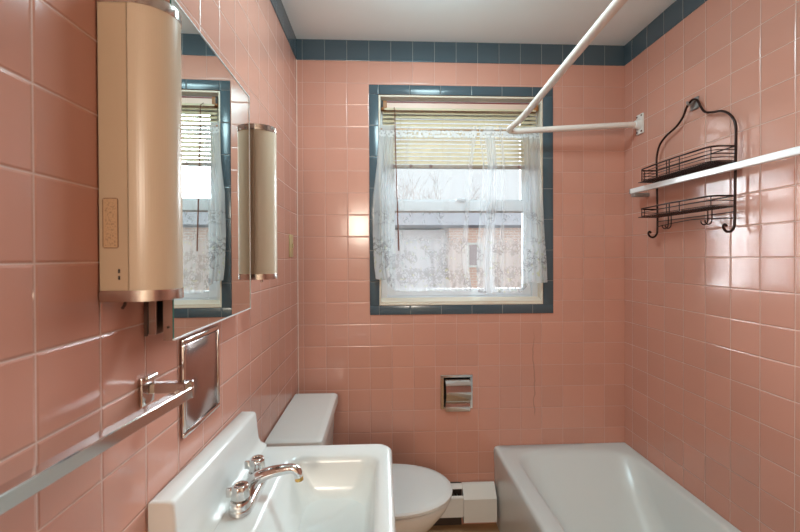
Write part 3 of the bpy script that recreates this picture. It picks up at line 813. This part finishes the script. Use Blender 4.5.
bm = bmesh.new(); tube(bm, smooth_path(fullp, 5), .0042, 10); obj('frame', bm, M['bronze'], cd, ang=80)
def plan(d, y0=-.262, y1=-.645, r=.055, n=7):
    """basket outline from leg to leg, bowed front with round corners"""
    return fillet([(CXW, y0, 0), (CXW-d, y0-.0, 0), (CXW-d-.012, (y0+y1)/2, 0), (CXW-d, y1, 0), (CXW, y1, 0)], r, n)
def basket(name, zr_, zf, nw, depth):
    b = None
    bm = bmesh.new(); pl_ = [(x, y, zr_) for x, y, _ in plan(depth)]; tube(bm, pl_, .0032, 8)
    tube(bm, [(CXW, -.262, zr_), (CXW, -.645, zr_)], .0024, 8)
    b = obj(name, bm, M['bronze'], cd, ang=80)
    bm = bmesh.new()
    for k in range(nw):
        z = zf+(zr_-zf)*(k+.3)/(nw+.3)
        tube(bm, [(x, y, z) for x, y, _ in plan(depth)], .0015, 6)
    for i in (2, 6, 12, 16, 20, 26, 30):
        pp = plan(depth); i = min(i, len(pp)-1); x, y, _ = pp[i]
        tube(bm, [(x, y, zr_), (x, y, zf)], .0017, 6)
    yy = (-.262-.645)/2; tube(bm, [(CXW-depth-.006, yy, zr_), (CXW-depth-.006, yy, zf)], .0022, 6)
    obj('side_wires', bm, M['bronze'], b, ang=80)
    bm = bmesh.new(); d2 = depth+.003
    nx = 11
    for k in range(nx+1):
        x = CXW-d2*k/nx; tube(bm, [(x, -.266, zf), (x, -.641, zf)], .0013, 5)
    for k in range(36):
        y = -.266-.375*k/35; tube(bm, [(CXW, y, zf+.0015), (CXW-d2, y, zf+.0015)], .0013, 5)
    obj('mesh_floor', bm, M['bronze'], b, ang=80)
basket('upper_basket', 1.7165, 1.6625, 4, .083)
basket('lower_basket', 1.5465, 1.5095, 2, .083)
for z, dz_ in ((1.492, 0), (1.470, .012)):
    bm = bmesh.new(); tube(bm, smooth_path([(CXW, -.264, z), (CXW-.002, -.455, z+dz_), (CXW, -.645, z)], 8), .0019, 6); obj('cross_wire', bm, M['bronze'], cd, ang=80)
for y in (-.335, -.352, -.535, -.553):
    bm = bmesh.new(); tube(bm, smooth_path([(CXW-.003, y, 1.510), (CXW-.003, y, 1.480), (CXW-.006, y, 1.463), (CXW-.018, y, 1.456), (CXW-.028, y, 1.463), (CXW-.029, y, 1.472)], 5), .0020, 7)
    obj('small_hook', bm, M['bronze'], cd, ang=80)
hk = thing('wall_hook', 'small grey adhesive hook holding the top of the caddy', 'hook', (W, -.447, 1.93))
bm = bmesh.new(); bevbox(bm, W-.007, W-.0003, -.468, -.428, 1.915, 1.962, .004, 2); obj('hook_plate', bm, M['grey_cap'], hk)
bm = bmesh.new(); tube(bm, smooth_path([(W-.006, -.452, 1.950), (CXW-.001, -.452, 1.934), (CXW-.012, -.452, 1.934), (CXW-.016, -.452, 1.945)], 5), .0040, 8); obj('hook_arm', bm, M['grey_cap'], hk)

# ------------------------------------------------------------------ outside: house across the yard, bare trees
gd = bmesh.new(); box(gd, -14, 18, .6, 30, -3.2, -3.0); o = struct('ground', gd, M['ground'])
hs = thing('neighbouring_house', 'brick and grey-sided house seen through the lace curtain', 'house', (3, 10, -3))
bm = bmesh.new(); box(bm, 2.3, 9, 9, 15, -3, 2.25); obj('brick_wall', bm, M['brick'], hs, smooth=False)
bm = bmesh.new(); box(bm, -6, 2.28, 9.6, 15, -3, 2.15); obj('siding_wall', bm, M['siding'], hs, smooth=False)
bm = bmesh.new(); prism(bm, [(8.9, 2.16), (12, 3.2), (15.2, 2.16), (15.2, 2.24), (12, 3.3), (8.9, 2.24)], 'x', -6.3, 9.3); obj('roof', bm, M['shingle'], hs, smooth=False)
for x in (2.80, 5.2):
    bm = bmesh.new(); ring_frame(bm, x, x+.45, 1.05, 1.75, 8.94, 9.0, .06, .06, .06, .06); wf = obj('window', bm, M['whitepaint'], hs)
    bm = bmesh.new(); box(bm, x+.06, x+.39, 8.97, 8.99, 1.11, 1.69); obj('pane', bm, M['steel'], wf, smooth=False)
def tree(label, x, y, h, seed):
    rnd = random.Random(seed); bm = bmesh.new()
    def grow(p, d, ln, r, lv):
        q_ = p+d*ln; mid = (p+q_)/2+Vector((rnd.uniform(-1, 1), rnd.uniform(-1, 1), 0))*ln*.05
        tube(bm, [p, mid, q_], [r, r*.85, r*.7], 6)
        if lv == 0: return
        for _ in range(3 if lv > 1 else 4):
            dd = (d+Vector((rnd.uniform(-.75, .75), rnd.uniform(-.75, .75), rnd.uniform(-.1, .5)))).normalized()
            grow(q_-d*ln*rnd.uniform(0, .35), dd, ln*rnd.uniform(.6, .8), r*.6, lv-1)
    grow(Vector((x, y, -3)), Vector((0, 0, 1)), h*.4, .13, 5)
    t = obj('bare_tree', bm, M['bark'], ang=80, origin=(x, y, -3)); return tag(t, label, 'tree', 'bare trees behind the house')
tree('bare leafless tree at left beyond the upper window pane', 1.4, 18, 8.0, 3)
tree('bare leafless tree at right beyond the upper window pane', 6.2, 31, 11, 8)

# ------------------------------------------------------------------ light
wd = bpy.data.worlds.new('overcast'); S.world = wd; wd.use_nodes = True
bg = wd.node_tree.nodes['Background']; bg.inputs[0].default_value = (.93, .96, 1, 1); bg.inputs[1].default_value = 1.05

def area(name, loc, rot, sx, sy, power, col):
    l = bpy.data.lights.new(name, 'AREA'); l.shape = 'DISK' if sy is None else 'RECTANGLE'
    l.size = sx
    if sy: l.size_y = sy
    l.energy = power; l.color = col
    o = bpy.data.objects.new(name, l); COL.objects.link(o); o.location = loc; o.rotation_euler = rot
    return o
def point(name, loc, power, r, col):
    l = bpy.data.lights.new(name, 'POINT'); l.energy = power; l.shadow_soft_size = r; l.color = col
    o = bpy.data.objects.new(name, l); COL.objects.link(o); o.location = loc
point('ceiling_fill_point', (.62, -.70, H-.16), 7.0, .12, (.64, .92, 1))  # added fill light that brightens the ceiling, no fixture known here
area('ceiling_fill_disk', (.62, -.70, H-.03), (0, 0, 0), .36, None, 9.5, (.68, .94, 1))  # added soft fill from above, stands for no known lamp
point('hall_lamp', (.12, YF-.75, 1.72), 66, .19, (1, .88, .74))
for nm, d, e, a in (('daylight_from_upper_right', (-.80, -1, -.22), 24, 60), ('daylight_from_upper_left', (.80, -1, -.50), 20, 55)):
    sun = bpy.data.lights.new(nm, 'SUN'); sun.energy = e; sun.angle = math.radians(a); sun.color = (.88, .95, 1)
    so = bpy.data.objects.new(nm, sun); COL.objects.link(so)
    so.rotation_euler = Vector(d).to_track_quat('-Z', 'Y').to_euler(); so.location = Vector(d)*-6

# ------------------------------------------------------------------ camera
yaw, pitch, roll = -.0445, -.0072, -.0042
f0 = Vector((-math.sin(yaw), math.cos(yaw), 0)); r0 = Vector((math.cos(yaw), math.sin(yaw), 0)); u0 = Vector((0, 0, 1))
fw = f0*math.cos(pitch)+u0*math.sin(pitch); up = -f0*math.sin(pitch)+u0*math.cos(pitch)
R_ = r0*math.cos(roll)+up*math.sin(roll); U_ = up*math.cos(roll)-r0*math.sin(roll)
cam = bpy.data.cameras.new('camera'); cam.sensor_width = 36; cam.sensor_fit = 'HORIZONTAL'; cam.lens = 388.5*36/800
cam.shift_y = -5.85/800; cam.clip_start = .02; cam.clip_end = 200
cam.dof.use_dof = True; cam.dof.focus_distance = 1.6; cam.dof.aperture_fstop = 6.3
co = bpy.data.objects.new('camera', cam); COL.objects.link(co)
co.matrix_world = Matrix(((R_.x, U_.x, -fw.x, 3.8679*T), (R_.y, U_.y, -fw.y, -17.8211*T), (R_.z, U_.z, -fw.z, 1.34), (0, 0, 0, 1)))
S.camera = co

vs_ = S.view_settings
S.display_settings.display_device = 'sRGB'
vs_.view_transform = 'Standard'; vs_.look = 'None'; vs_.gamma = 1; vs_.use_curve_mapping = False; vs_.exposure = -0.02
S.cycles.max_bounces = 12; S.cycles.diffuse_bounces = 3; S.cycles.glossy_bounces = 6; S.cycles.transparent_max_bounces = 24
S.cycles.use_denoising = True; S.cycles.sample_clamp_indirect = 6
S.cycles.caustics_reflective = False; S.cycles.caustics_refractive = False
